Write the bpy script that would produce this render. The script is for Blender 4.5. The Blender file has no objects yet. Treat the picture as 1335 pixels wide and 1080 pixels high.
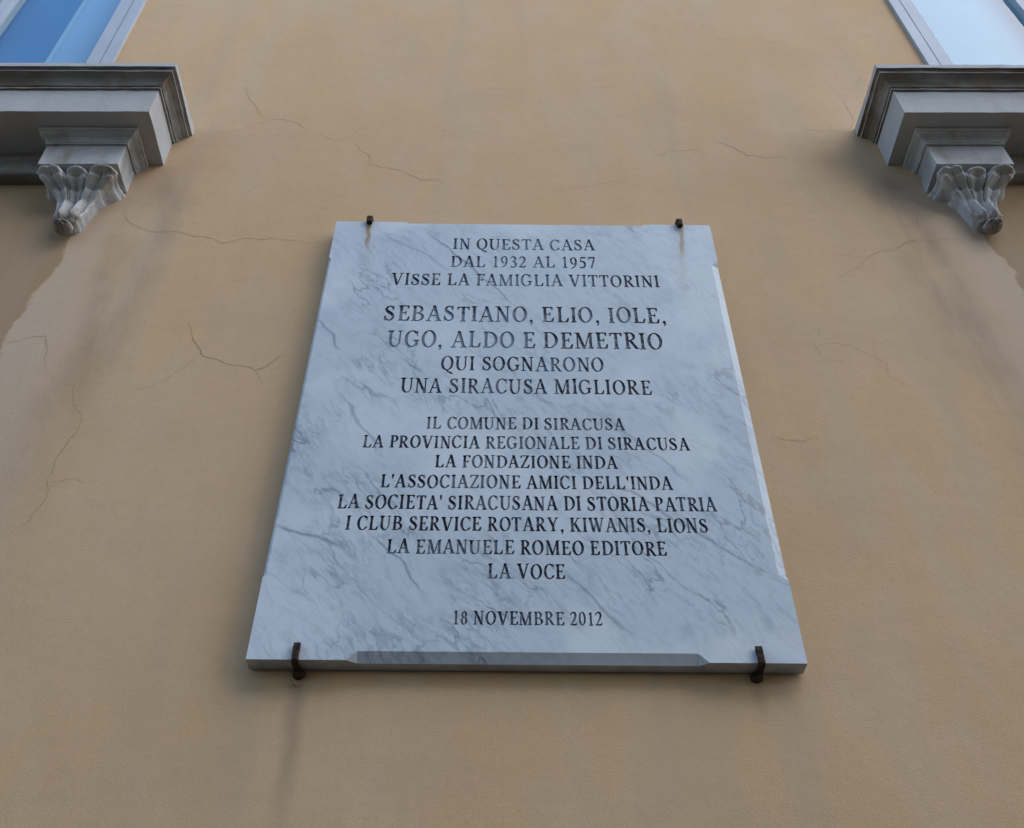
# A marble commemorative plaque on an ochre stucco facade, seen from below.
import bpy, bmesh, math, random
from math import sin, cos, pi, radians
from mathutils import Vector, Matrix
from mathutils.geometry import delaunay_2d_cdt
random.seed(7)
SC = bpy.context.scene
COL = SC.collection

# ------------------------------------------------------------ camera
# wall plane is y = 0, the street side is -y; heights are measured from the camera
T = 0.0368                      # thickness of the plaque
CAM = Vector((0.0, -(1.5 + T), 0.0))
F_PX, PITCH, ROLL, YAW = 1326.0, 0.76597, -0.02315, 0.02675
fw = Vector((sin(YAW)*cos(PITCH), cos(YAW)*cos(PITCH), sin(PITCH)))
rt = Vector((cos(YAW), -sin(YAW), 0.0))
up = rt.cross(fw)
rt2 = rt*cos(ROLL) + up*sin(ROLL)
up2 = -rt*sin(ROLL) + up*cos(ROLL)
cd = bpy.data.cameras.new('camera')
cd.sensor_fit = 'HORIZONTAL'; cd.sensor_width = 36.0; cd.lens = F_PX/1335.0*36.0
cd.clip_start = 0.05; cd.clip_end = 500.0
cam = bpy.data.objects.new('camera', cd); COL.objects.link(cam)
M3 = Matrix((rt2, up2, -fw)).transposed()
cam.matrix_world = Matrix.Translation(CAM) @ M3.to_4x4()
SC.camera = cam

# ------------------------------------------------------------ light
SUN_DIR = Vector((0.62, -0.52, 0.72)).normalized()     # towards the veiled sun
el = math.asin(SUN_DIR.z); az = math.atan2(SUN_DIR.x, SUN_DIR.y)
w = bpy.data.worlds.new('World'); SC.world = w; w.use_nodes = True
nt = w.node_tree; nt.nodes.clear()
sky = nt.nodes.new('ShaderNodeTexSky'); sky.sky_type = 'NISHITA'; sky.sun_disc = False
sky.sun_elevation = el; sky.sun_rotation = az; sky.altitude = 20.0
sky.air_density = 1.0; sky.dust_density = 0.6; sky.ozone_density = 3.0
bg = nt.nodes.new('ShaderNodeBackground'); bg.inputs[1].default_value = 0.15
wo = nt.nodes.new('ShaderNodeOutputWorld')
nt.links.new(sky.outputs[0], bg.inputs[0]); nt.links.new(bg.outputs[0], wo.inputs[0])
sd = bpy.data.lights.new('sun', 'SUN'); sd.energy = 0.65; sd.angle = radians(60); sd.color = (1.0, 0.96, 0.9)
so = bpy.data.objects.new('sun', sd); COL.objects.link(so)
so.rotation_euler = SUN_DIR.to_track_quat('Z', 'Y').to_euler()
so.location = (3, -5, 8)
SC.view_settings.view_transform = 'Standard'; SC.view_settings.look = 'None'
SC.view_settings.exposure = 1.30; SC.view_settings.gamma = 1.0
SC.view_settings.use_curve_mapping = False

# ------------------------------------------------------------ helpers
def link_mesh(name, me, mat=None, parent=None, loc=None, label=None, smooth=False):
    o = bpy.data.objects.new(name, me); COL.objects.link(o)
    if mat is not None and not me.materials: me.materials.append(mat)
    if parent is not None: o.parent = parent
    if loc is not None: o.location = loc
    if label: o['label'] = label
    if smooth:
        for p in me.polygons: p.use_smooth = True
    return o
def mesh_of(name, vs, fs):
    me = bpy.data.meshes.new(name); me.from_pydata([tuple(v) for v in vs], [], fs); me.update()
    return me
def bm_mesh(name, bm):
    bmesh.ops.recalc_face_normals(bm, faces=bm.faces)
    me = bpy.data.meshes.new(name); bm.to_mesh(me); bm.free(); return me
def add_box(bm, x0, x1, y0, y1, z0, z1, bev=0.0):
    r = bmesh.ops.create_cube(bm, size=1.0)
    for v in r['verts']:
        v.co = Vector(((x0+x1)/2 + v.co.x*(x1-x0), (y0+y1)/2 + v.co.y*(y1-y0), (z0+z1)/2 + v.co.z*(z1-z0)))
    if bev > 0:
        es = list({e for v in r['verts'] for e in v.link_edges})
        bmesh.ops.bevel(bm, geom=es, offset=bev, segments=2, affect='EDGES')
def box(name, dims, mat, parent, bev=0.0, label=None):
    bm = bmesh.new(); add_box(bm, *dims, bev=bev)
    return link_mesh(name, bm_mesh(name, bm), mat, parent, label=label)
def empty(name, loc, label, cat, group=None):
    o = bpy.data.objects.new(name, None); COL.objects.link(o); o.location = loc
    o.empty_display_size = 0.1
    o['label'] = label; o['category'] = cat
    if group: o['group'] = group
    return o

class NB:
    """small node builder"""
    def __init__(s, name):
        s.m = bpy.data.materials.new(name); s.m.use_nodes = True
        s.t = s.m.node_tree; s.b = s.t.nodes['Principled BSDF']; s.out = s.t.nodes['Material Output']
        s.tc = s.t.nodes.new('ShaderNodeTexCoord').outputs['Object']
    def put(s, sock, v):
        if isinstance(v, bpy.types.NodeSocket): s.t.links.new(v, sock)
        elif isinstance(v, (tuple, list)) and len(v) == 3 and len(sock.default_value) == 4: sock.default_value = (*v, 1)
        else: sock.default_value = v
    def math(s, op, a, b=0.0, c=None, clamp=False):
        n = s.t.nodes.new('ShaderNodeMath'); n.operation = op; n.use_clamp = clamp
        s.put(n.inputs[0], a); s.put(n.inputs[1], b)
        if c is not None: s.put(n.inputs[2], c)
        return n.outputs[0]
    def xyz(s, v=None):
        n = s.t.nodes.new('ShaderNodeSeparateXYZ'); s.put(n.inputs[0], v or s.tc); return n.outputs
    def comb(s, x, y, z):
        n = s.t.nodes.new('ShaderNodeCombineXYZ')
        for i, q in enumerate((x, y, z)): s.put(n.inputs[i], q)
        return n.outputs[0]
    def mapp(s, v=None, loc=(0,0,0), rot=(0,0,0), scale=(1,1,1)):
        n = s.t.nodes.new('ShaderNodeMapping'); s.put(n.inputs[0], v or s.tc)
        n.inputs['Location'].default_value = loc; n.inputs['Rotation'].default_value = rot; n.inputs['Scale'].default_value = scale
        return n.outputs[0]
    def noise(s, v=None, scale=5.0, detail=4.0, rough=0.55, dist=0.0, col=False):
        n = s.t.nodes.new('ShaderNodeTexNoise'); s.put(n.inputs['Vector'], v or s.tc)
        n.inputs['Scale'].default_value = scale; n.inputs['Detail'].default_value = detail
        n.inputs['Roughness'].default_value = rough; n.inputs['Distortion'].default_value = dist
        return n.outputs[1 if col else 0]
    def ramp(s, f, a, b, lo=0.0, hi=1.0, smooth=True):
        n = s.t.nodes.new('ShaderNodeMapRange'); n.interpolation_type = 'SMOOTHSTEP' if smooth else 'LINEAR'
        s.put(n.inputs[0], f); n.inputs[1].default_value = a; n.inputs[2].default_value = b
        n.inputs[3].default_value = lo; n.inputs[4].default_value = hi
        return n.outputs[0]
    def mix(s, f, a, b, mode='MIX'):
        n = s.t.nodes.new('ShaderNodeMix'); n.data_type = 'RGBA'; n.blend_type = mode
        s.put(n.inputs[0], f); s.put(n.inputs[6], a); s.put(n.inputs[7], b)
        return n.outputs[2]
    def vadd(s, a, b, op='ADD'):
        n = s.t.nodes.new('ShaderNodeVectorMath'); n.operation = op
        s.put(n.inputs[0], a); s.put(n.inputs[1], b); return n.outputs[0]
    def bump(s, h, strength=0.3, dist=0.002, prev=None):
        n = s.t.nodes.new('ShaderNodeBump'); n.inputs['Strength'].default_value = strength
        n.inputs['Distance'].default_value = dist; s.put(n.inputs['Height'], h)
        if prev is not None: s.put(n.inputs['Normal'], prev)
        return n.outputs[0]
    def done(s, col=None, rough=None, nrm=None, spec=None, metal=None):
        if col is not None: s.put(s.b.inputs['Base Color'], col)
        if rough is not None: s.put(s.b.inputs['Roughness'], rough)
        if nrm is not None: s.put(s.b.inputs['Normal'], nrm)
        if spec is not None: s.b.inputs['Specular IOR Level'].default_value = spec
        if metal is not None: s.b.inputs['Metallic'].default_value = metal
        return s.m

WIN = (-1.66, 1.863)            # centre lines of the two windows
# ------------------------------------------------------------ materials
def mat_stucco():
    n = NB('ochre_stucco')
    x, y, z = n.xyz()
    big = n.noise(scale=1.3, detail=3, rough=0.6)
    mid = n.noise(n.mapp(scale=(1, 1, 0.42)), scale=5.0, detail=5, rough=0.6)
    fine = n.noise(scale=60, detail=3, rough=0.6)
    c = n.mix(n.ramp(big, 0.35, 0.65), (0.655, 0.434, 0.232), (0.670, 0.456, 0.258))
    c = n.mix(n.ramp(mid, 0.38, 0.68), c, (0.665, 0.470, 0.284))
    c = n.mix(n.ramp(n.noise(n.mapp(loc=(4, 2, 1), scale=(1, 1, 1.6)), scale=3.1, detail=4), 0.5, 0.72, 0, 0.18), c, (0.500, 0.345, 0.215))
    c = n.mix(n.ramp(fine, 0.3, 0.7, 0, 0.12), c, (0.44, 0.31, 0.18))
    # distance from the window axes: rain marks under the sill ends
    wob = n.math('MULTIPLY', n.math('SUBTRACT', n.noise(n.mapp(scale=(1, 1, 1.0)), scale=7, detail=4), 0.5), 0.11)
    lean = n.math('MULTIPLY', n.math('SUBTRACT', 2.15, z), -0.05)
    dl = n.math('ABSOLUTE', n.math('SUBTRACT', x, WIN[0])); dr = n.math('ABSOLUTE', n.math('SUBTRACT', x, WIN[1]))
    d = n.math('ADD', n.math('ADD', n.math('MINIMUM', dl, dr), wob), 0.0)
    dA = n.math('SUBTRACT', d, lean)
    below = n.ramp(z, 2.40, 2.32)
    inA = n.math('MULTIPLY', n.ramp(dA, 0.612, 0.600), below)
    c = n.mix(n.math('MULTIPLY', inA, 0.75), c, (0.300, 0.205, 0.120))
    inB = n.math('MULTIPLY', n.math('MULTIPLY', n.ramp(dA, 0.600, 0.612), n.ramp(d, 0.84, 0.62)), below)
    c = n.mix(n.math('MULTIPLY', inB, 0.55), c, (0.520, 0.430, 0.350))
    st = n.math('MULTIPLY', n.ramp(n.math('ABSOLUTE', n.math('SUBTRACT', d, n.ramp(z, 1.0, 2.4, 0.735, 0.80))), 0.105, 0.0), n.math('MULTIPLY', n.ramp(z, 0.9, 1.9), n.ramp(z, 2.45, 2.25)))
    brk = n.ramp(n.noise(n.mapp(scale=(1, 1, 0.3)), scale=5, detail=4), 0.28, 0.6)
    c = n.mix(n.math('MULTIPLY', n.math('MULTIPLY', st, brk), 0.75), c, (0.270, 0.195, 0.140))
    # weeping stain under the left lower clamp, and a short dark mark under the right one
    wx = n.math('ADD', n.math('SUBTRACT', x, -0.325), n.math('MULTIPLY', n.math('SUBTRACT', n.noise(scale=9, detail=3), 0.5), 0.03))
    s1 = n.math('MULTIPLY', n.ramp(n.math('ABSOLUTE', wx), 0.026, 0.0), n.math('MULTIPLY', n.ramp(z, 0.50, 0.80), n.ramp(z, 0.885, 0.87)))
    c = n.mix(n.math('MULTIPLY', s1, 0.42), c, (0.22, 0.155, 0.11))
    wx = n.math('SUBTRACT', x, 0.441)
    s2 = n.math('MULTIPLY', n.ramp(n.math('ABSOLUTE', wx), 0.02, 0.0), n.math('MULTIPLY', n.ramp(z, 0.76, 0.84), n.ramp(z, 0.87, 0.855)))
    c = n.mix(n.math('MULTIPLY', s2, 0.30), c, (0.22, 0.15, 0.10))
    # sparse dark pin holes
    vo = n.t.nodes.new('ShaderNodeTexVoronoi'); n.put(vo.inputs['Vector'], n.tc); vo.inputs['Scale'].default_value = 9.0
    pin = n.math('MULTIPLY', n.ramp(vo.outputs['Distance'], 0.030, 0.014), n.ramp(n.noise(scale=2.3), 0.52, 0.56))
    c = n.mix(n.math('MULTIPLY', pin, 0.6), c, (0.20, 0.14, 0.09))
    tr = n.noise(n.mapp(rot=(0, 0.5, 0), scale=(1, 1, 3.2)), scale=9, detail=6, rough=0.7)       # faint trowel sweeps
    c = n.mix(n.ramp(tr, 0.35, 0.62, 0.0, 0.07), c, (0.42, 0.29, 0.165))
    gr = n.noise(scale=330, detail=2, rough=0.7)
    c = n.mix(n.ramp(gr, 0.42, 0.66, 0.0, 0.22), c, (0.34, 0.235, 0.135))
    run = n.noise(n.mapp(scale=(1, 1, 0.10)), scale=6.5, detail=5, rough=0.6)                    # pale and dark water runs
    c = n.mix(n.ramp(run, 0.50, 0.68, 0.0, 0.20), c, (0.44, 0.36, 0.28))
    h = n.math('ADD', n.math('MULTIPLY', n.noise(scale=230, detail=3, rough=0.65), 0.7), n.math('MULTIPLY', n.noise(scale=42, detail=4, rough=0.6), 0.9))
    b = n.bump(h, 0.36, 0.0020)
    b = n.bump(n.noise(n.mapp(scale=(1, 1, 0.55)), scale=3.5, detail=3), 0.30, 0.020, b)
    return n.done(c, 0.92, b, 0.15)

def mat_marble():
    n = NB('veined_marble')
    base = (0.555, 0.615, 0.650)
    warp = n.noise(scale=4.0, detail=4, rough=0.55, col=True)
    wv = n.vadd(n.tc, n.vadd(n.vadd(warp, (0.5, 0.5, 0.5), 'SUBTRACT'), (0.085, 0.085, 0.085), 'MULTIPLY'))
    # veins fall from upper left to lower right
    rv = n.mapp(wv, rot=(0, radians(-52), 0), scale=(1.0, 1.0, 1.0))
    rs = n.mapp(rv, scale=(0.50, 1, 1.8))
    def ridge(v, scale, detail, width, loc=(0, 0, 0)):
        q = n.noise(n.mapp(v, loc=loc), scale=scale, detail=detail, rough=0.55)
        return n.ramp(n.math('ABSOLUTE', n.math('SUBTRACT', q, 0.5)), width, 0.0)
    x, y, z = n.xyz()
    # density: more veins low on the left and along the right edge
    den = n.math('ADD', n.ramp(n.math('ADD', n.math('MULTIPLY', x, -1.0), n.math('MULTIPLY', z, -0.7)), -0.25, 0.55, 0.0, 0.90), n.ramp(x, 0.22, 0.45, 0.0, 0.35))
    pat = n.ramp(n.noise(n.mapp(loc=(3, 1, 7)), scale=4.0, detail=3), 0.36, 0.62)
    mask = n.math('MULTIPLY', pat, n.math('ADD', den, 0.36), clamp=True)
    v1 = n.math('MULTIPLY', ridge(rs, 4.6, 5, 0.013), mask)
    v2 = n.math('MULTIPLY', ridge(rs, 11, 5, 0.022, (5, 3, 1)), mask)
    v3 = n.math('MULTIPLY', ridge(rs, 20, 4, 0.045, (1, 8, 2)), n.math('MULTIPLY', mask, den))
    cloud = n.ramp(n.noise(n.mapp(rs, loc=(2, 2, 2)), scale=5.5, detail=6, rough=0.62), 0.46, 0.70)
    soft = n.ramp(n.noise(n.mapp(rs, loc=(9, 2, 5)), scale=24, detail=5, rough=0.6), 0.56, 0.70)
    c = n.mix(n.math('MULTIPLY', cloud, 0.42), base, (0.455, 0.510, 0.550))
    c = n.mix(n.math('MULTIPLY', n.math('MULTIPLY', soft, n.math('ADD', mask, 0.25)), 0.60), c, (0.33, 0.38, 0.44))
    c = n.mix(n.math('MULTIPLY', v2, 0.55), c, (0.25, 0.285, 0.34))
    c = n.mix(n.math('MULTIPLY', v1, 0.80), c, (0.16, 0.19, 0.25))
    c = n.mix(n.math('MULTIPLY', v3, 0.50), c, (0.24, 0.27, 0.33))
    mot = n.noise(n.mapp(rs, loc=(4, 4, 4)), scale=42, detail=6, rough=0.7)
    c = n.mix(n.ramp(mot, 0.46, 0.70, 0.0, 0.36), c, (0.33, 0.38, 0.43))
    c = n.mix(n.ramp(n.noise(n.mapp(loc=(6, 0, 6)), scale=3.2, detail=4), 0.48, 0.64, 0, 0.65), c, (0.70, 0.74, 0.755))
    # long single veins
    def line(ax, az, ang, ln, wd, k):
        nonlocal c
        wz = n.noise(scale=11, detail=4, col=True)
        q = n.vadd(n.tc, n.vadd(n.vadd(wz, (0.5, 0.5, 0.5), 'SUBTRACT'), (0.05, 0.05, 0.05), 'MULTIPLY'))
        X, Y, Z = n.xyz(n.mapp(n.vadd(q, (ax, 0, az), 'SUBTRACT'), rot=(0, radians(ang), 0)))
        mk = n.math('MULTIPLY', n.ramp(n.math('ABSOLUTE', Z), wd, 0.0), n.ramp(n.math('ABSOLUTE', X), ln, ln*0.5))
        c = n.mix(n.math('MULTIPLY', mk, k), c, (0.19, 0.23, 0.29))
    for a in ((-0.13, 0.44, -52, 0.22, 0.005, 0.75), (-0.26, 0.50, -40, 0.14, 0.008, 0.40), (0.30, -0.33, -38, 0.20, 0.005, 0.6),
              (-0.43, 0.20, -60, 0.07, 0.006, 0.7), (-0.40, -0.36, -20, 0.09, 0.006, 0.7), (-0.23, -0.42, -48, 0.10, 0.004, 0.7),
              (0.12, -0.50, -52, 0.10, 0.005, 0.6), (-0.33, -0.08, -60, 0.10, 0.006, 0.5), (0.23, -0.13, -50, 0.16, 0.005, 0.45)):
        line(*a)
    # rust and grime run below the two top clamps
    for cx, k, ln in ((-0.384, 0.95, 0.125), (0.394, 0.75, 0.15)):
        wx = n.math('ADD', n.math('SUBTRACT', x, cx), n.math('MULTIPLY', n.math('SUBTRACT', z, 0.6), 0.06 if cx < 0 else -0.10))
        wx = n.math('ADD', wx, n.math('MULTIPLY', n.math('SUBTRACT', n.noise(scale=30, detail=3), 0.5), 0.012))
        s = n.math('MULTIPLY', n.ramp(n.math('ABSOLUTE', wx), 0.0075, 0.002), n.math('MULTIPLY', n.ramp(z, 0.606-ln, 0.606-ln*0.45), n.ramp(z, 0.6155, 0.606)))
        c = n.mix(n.math('MULTIPLY', s, k), c, (0.36, 0.26, 0.11))
        s = n.math('MULTIPLY', n.ramp(n.math('ABSOLUTE', wx), 0.024, 0.0), n.math('MULTIPLY', n.ramp(z, 0.606-ln*2.2, 0.606-ln), n.ramp(z, 0.6155, 0.606)))
        c = n.mix(n.math('MULTIPLY', s, 0.18), c, (0.34, 0.31, 0.25))
    b = n.bump(n.noise(scale=120, detail=3), 0.10, 0.001)
    return n.done(c, 0.50, b, 0.20)

def mat_marble_edge():
    n = NB('sawn_marble_edge')
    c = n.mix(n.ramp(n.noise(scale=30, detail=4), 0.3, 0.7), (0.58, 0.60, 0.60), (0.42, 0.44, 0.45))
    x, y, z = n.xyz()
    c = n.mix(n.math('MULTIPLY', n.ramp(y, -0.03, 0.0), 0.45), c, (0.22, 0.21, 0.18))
    return n.done(c, 0.6, n.bump(n.noise(scale=150, detail=3), 0.3, 0.001), 0.3)

def mat_letter():
    n = NB('black_letter_paint')
    x, y, z = n.xyz()
    wear = n.noise(n.mapp(loc=(1, 4, 2)), scale=95, detail=5, rough=0.75)
    zone = n.math('MULTIPLY', n.ramp(n.noise(n.mapp(loc=(7, 1, 3), scale=(0.8, 1, 1.6)), scale=7, detail=2), 0.42, 0.62), n.ramp(x, 0.35, -0.2, 0.4, 1.0))
    f = n.ramp(n.math('ADD', wear, n.math('MULTIPLY', zone, 0.24)), 0.50, 0.66, 0.0, 0.95)
    c = n.mix(f, (0.018, 0.024, 0.040), (0.27, 0.31, 0.36))
    return n.done(c, 0.55, None, 0.3)

def mat_stone(name='weathered_limestone', k=1.0):
    n = NB(name)
    x, y, z = n.xyz()
    a = n.noise(n.mapp(scale=(1, 1, 2.2)), scale=7, detail=5, rough=0.62)
    c = n.mix(n.ramp(a, 0.35, 0.68), (0.43*k, 0.425*k, 0.41*k), (0.32*k, 0.315*k, 0.30*k))
    c = n.mix(n.ramp(n.noise(n.mapp(loc=(3, 3, 3), scale=(1.6, 1, 0.7)), scale=6, detail=5, rough=0.65), 0.50, 0.68, 0, 0.75), c, (0.225, 0.18, 0.135))
    dr = n.noise(n.mapp(loc=(8, 3, 1), scale=(1, 1, 0.22)), scale=13, detail=4, rough=0.6)      # rusty brown drips
    c = n.mix(n.ramp(dr, 0.52, 0.66, 0, 0.55), c, (0.25, 0.185, 0.125))
    # lichen flecks; hollows darkened and raised edges paled
    c = n.mix(n.ramp(n.noise(scale=38, detail=4, rough=0.7), 0.58, 0.72, 0, 0.5), c, (0.44*k, 0.45*k, 0.43*k))
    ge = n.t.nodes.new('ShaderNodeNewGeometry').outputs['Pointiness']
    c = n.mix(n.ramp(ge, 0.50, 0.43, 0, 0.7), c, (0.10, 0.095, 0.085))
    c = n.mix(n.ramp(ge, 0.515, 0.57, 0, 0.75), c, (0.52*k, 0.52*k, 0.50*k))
    h = n.math('ADD', n.noise(scale=55, detail=5, rough=0.65), n.math('MULTIPLY', n.noise(scale=220, detail=2), 0.3))
    return n.done(c, 0.85, n.bump(h, 0.45, 0.003), 0.25)

def mat_moulding():
    n = NB('sooty_limestone')
    a = n.noise(n.mapp(scale=(0.7, 1, 2.6)), scale=9, detail=5, rough=0.62)
    c = n.mix(n.ramp(a, 0.35, 0.65), (0.36, 0.345, 0.315), (0.22, 0.21, 0.19))
    c = n.mix(n.ramp(n.noise(n.mapp(loc=(3, 3, 3)), scale=4.5, detail=5), 0.48, 0.66, 0, 0.75), c, (0.17, 0.135, 0.105))
    dr = n.noise(n.mapp(loc=(8, 3, 1), scale=(1, 1, 0.22)), scale=13, detail=4, rough=0.6)
    c = n.mix(n.ramp(dr, 0.50, 0.64, 0, 0.55), c, (0.26, 0.185, 0.12))
    return n.done(c, 0.88, n.bump(n.noise(scale=70, detail=5, rough=0.65), 0.5, 0.003), 0.2)

def mat_iron():
    n = NB('rusty_iron')
    c = n.mix(n.ramp(n.noise(scale=90, detail=4), 0.4, 0.65), (0.018, 0.012, 0.009), (0.070, 0.036, 0.016))
    return n.done(c, 0.8, n.bump(n.noise(scale=260, detail=3), 0.6, 0.002), 0.25)

def flat(name, c, rough=0.6, spec=0.3, var=0.12, scale=8):
    n = NB(name)
    d = tuple(q*(1-var) for q in c)
    return n.done(n.mix(n.ramp(n.noise(n.mapp(scale=(1, 1, 0.4)), scale=scale, detail=4), 0.35, 0.65), c, d), rough, None, spec)

def mat_glass():
    n = NB('window_glass')
    tr = n.t.nodes.new('ShaderNodeBsdfTransparent'); gl = n.t.nodes.new('ShaderNodeBsdfGlossy')
    tr.inputs[0].default_value = (0.90, 0.95, 0.96, 1)
    gl.inputs['Roughness'].default_value = 0.02
    fr = n.t.nodes.new('ShaderNodeFresnel'); fr.inputs[0].default_value = 1.6
    b = n.bump(n.noise(scale=3.0, detail=1), 0.06, 0.02); n.put(gl.inputs['Normal'], b)
    mx = n.t.nodes.new('ShaderNodeMixShader')
    n.put(mx.inputs[0], n.math('MULTIPLY', fr.outputs[0], n.math('SUBTRACT', 1.0, n.t.nodes.new('ShaderNodeNewGeometry').outputs['Backfacing']), clamp=True))
    n.t.links.new(tr.outputs[0], mx.inputs[1]); n.t.links.new(gl.outputs[0], mx.inputs[2])
    n.t.links.new(mx.outputs[0], n.out.inputs[0])
    return n.m

STUCCO, MARBLE, EDGE, LETTER = mat_stucco(), mat_marble(), mat_marble_edge(), mat_letter()
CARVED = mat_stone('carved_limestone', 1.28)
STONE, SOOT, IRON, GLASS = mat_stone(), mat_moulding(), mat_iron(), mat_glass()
WHITE = flat('white_window_paint', (0.46, 0.50, 0.54), 0.5)
CRACK = flat('crack_shadow', (0.38, 0.26, 0.155), 0.95, 0.1, 0.3, 14)
ROOM = flat('dark_room', (0.05, 0.05, 0.05), 0.9)
DEEP = flat('reflected_sky_blue', (0.10, 0.27, 0.52), 0.6, 0.3, 0.05)
BLOCKER = flat('sky_blocker_grey', (0.20, 0.18, 0.155), 0.9, 0.2, 0.2, 1.0)
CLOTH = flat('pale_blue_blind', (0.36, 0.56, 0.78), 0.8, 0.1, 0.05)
BLIND_EDGE = flat('blind_edge_highlight', (0.40, 0.60, 0.76), 0.8, 0.1, 0.05)
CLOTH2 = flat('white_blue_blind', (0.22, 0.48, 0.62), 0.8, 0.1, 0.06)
PAVING = flat('street_paving', (0.07, 0.068, 0.064), 0.9, 0.2, 0.3, 1.2)
GAP = flat('dark_joint', (0.035, 0.045, 0.065), 0.8)
PLUG = flat('wall_plug', (0.36, 0.28, 0.15), 0.8)

CRACKS = [
 (1.0, [(-0.737,2.854),(-0.722,2.798),(-0.7,2.756),(-0.681,2.717),(-0.643,2.668)]),
 (1.5, [(-0.643,2.668),(-0.608,2.665),(-0.561,2.649),(-0.537,2.62),(-0.521,2.614)]),
 (0.7, [(-0.521,2.614),(-0.492,2.589),(-0.459,2.563),(-0.407,2.56)]),
 (0.9, [(-0.407,2.56),(-0.374,2.521),(-0.339,2.479),(-0.334,2.429),(-0.303,2.414),(-0.268,2.406),(-0.228,2.383),(-0.187,2.351),(-0.143,2.356),(-0.123,2.33)]),
 (0.6, [(-0.643,2.668),(-0.686,2.634),(-0.751,2.598),(-0.785,2.594)]),
 (0.5, [(-0.169,2.598),(-0.116,2.598),(-0.021,2.587)]),
 (0.4, [(-0.407,2.56),(-0.376,2.606),(-0.353,2.617)]),
 (1.2, [(0.622,2.559),(0.655,2.538),(0.681,2.517),(0.706,2.49),(0.71,2.474),(0.758,2.462),(0.803,2.467),(0.834,2.478)]),
 (0.8, [(0.45,2.477),(0.475,2.479),(0.493,2.494),(0.538,2.501),(0.596,2.501)]),
 (0.8, [(0.893,2.615),(0.941,2.607),(1.0,2.602),(1.049,2.6)]),
 (0.7, [(1.062,2.785),(1.057,2.734),(1.027,2.608)]),
 (0.8, [(0.833,2.022),(0.868,2.019),(0.926,2.007),(0.955,2.028),(1.007,2.041),(1.033,2.066),(1.075,2.084),(1.129,2.082),(1.214,2.077)]),
 (0.6, [(1.106,2.201),(1.097,2.148),(1.098,2.091)]),
 (0.45, [(0.712,1.689),(0.768,1.695),(0.818,1.678),(0.855,1.652),(0.876,1.628),(0.869,1.586),(0.936,1.541)]),
 (0.5, [(0.747,1.75),(0.743,1.721)]),
 (0.4, [(0.926,2.007),(0.891,1.964),(0.835,1.931)]),
 (0.9, [(-0.959,2.236),(-0.932,2.178),(-0.886,2.134),(-0.844,2.12),(-0.764,2.111),(-0.68,2.077),(-0.613,2.095),(-0.539,2.092),(-0.486,2.082),(-0.407,2.067)]),
 (1.0, [(-0.698,1.784),(-0.679,1.735),(-0.659,1.699),(-0.638,1.66),(-0.602,1.649),(-0.564,1.63),(-0.517,1.614),(-0.49,1.632),(-0.473,1.657),(-0.447,1.672)]),
 (0.5, [(-0.638,1.66),(-0.667,1.633),(-0.698,1.589),(-0.732,1.562),(-0.774,1.556)]),
 (0.5, [(-0.517,1.614),(-0.493,1.573)]),
 (0.6, [(-1.097,1.704),(-1.057,1.711),(-1.001,1.731),(-0.985,1.685),(-0.968,1.619)]),
 (0.5, [(-0.968,1.619),(-0.937,1.572),(-0.894,1.571),(-0.881,1.514),(-0.857,1.482),(-0.851,1.429),(-0.872,1.361),(-0.874,1.304),(-0.864,1.249),(-0.878,1.2),(-0.919,1.163)]),
 (0.5, [(-0.864,1.3),(-0.8,1.299)]),
 (0.5, [(-0.926,2.859),(-0.891,2.836),(-0.858,2.821),(-0.826,2.816)]),
 (0.4, [(-0.967,3.06),(-0.88,3.062)]),
 (0.5, [(0.589,1.409),(0.606,1.401),(0.631,1.395),(0.653,1.398)]),
 (0.5, [(1.084,2.831),(1.128,2.887),(1.155,2.936)]),
 (0.5, [(0.193,2.309),(0.255,2.32),(0.308,2.335),(0.355,2.357),(0.392,2.353)]),
 (0.4, [(-0.001,2.35),(0.05,2.324),(0.102,2.331)]),
 (0.45, [(0.726,3.169),(0.818,3.191),(0.911,3.149),(1.0,3.155)]),
 (0.4, [(-0.736,3.119),(-0.661,3.109),(-0.5,3.206)]),
 (0.4, [(0.729,1.716),(0.738,1.64),(0.794,1.625)]),
 (0.35, [(0.573,1.41),(0.627,1.401),(0.679,1.417)]),
]

# ------------------------------------------------------------ ground
link_mesh('street', mesh_of('street', [(-60, -60, -1.6), (60, -60, -1.6), (60, 30, -1.6), (-60, 30, -1.6)], [(0, 1, 2, 3)]), PAVING)['kind'] = 'structure'

# unseen plain front, added to hide the low sky so the wall darkens downwards
fh = empty('sky_blocker_front', (0, -5.1, -1.6), 'plain grey house front added out of view to hide the low sky', 'building')
fb = bmesh.new(); add_box(fb, -3.2, 6.2, -6, 0, 0.0, 7.0)
link_mesh('wall', bm_mesh('wall', fb), BLOCKER, fh)
fb = bmesh.new(); add_box(fb, -3.4, 6.4, -6.1, 0.22, 7.001, 7.18, 0.02)
link_mesh('cornice', bm_mesh('cornice', fb), BLOCKER, fh)
for fx in (-1.7, 0.7, 3.1, 5.3):  # plain openings on the added front
    for fz in (1.0, 4.0):
        fb = bmesh.new(); add_box(fb, fx-.5, fx+.5, 0.002, 0.03, fz, fz+1.7)
        link_mesh('window', bm_mesh('window', fb), ROOM, fh)
        fb = bmesh.new(); add_box(fb, fx-.62, fx+.62, 0.001, 0.10, fz-.09, fz-.002, 0.008)
        link_mesh('window_sill', bm_mesh('window_sill', fb), BLOCKER, fh)

# ------------------------------------------------------------ the house
UP = 1.6
house = empty('building', (0, 0, -UP), 'ochre stucco house front with cracked plaster behind the marble plaque', 'building')
def part(o): o.location = (0, 0, UP); return o

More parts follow.
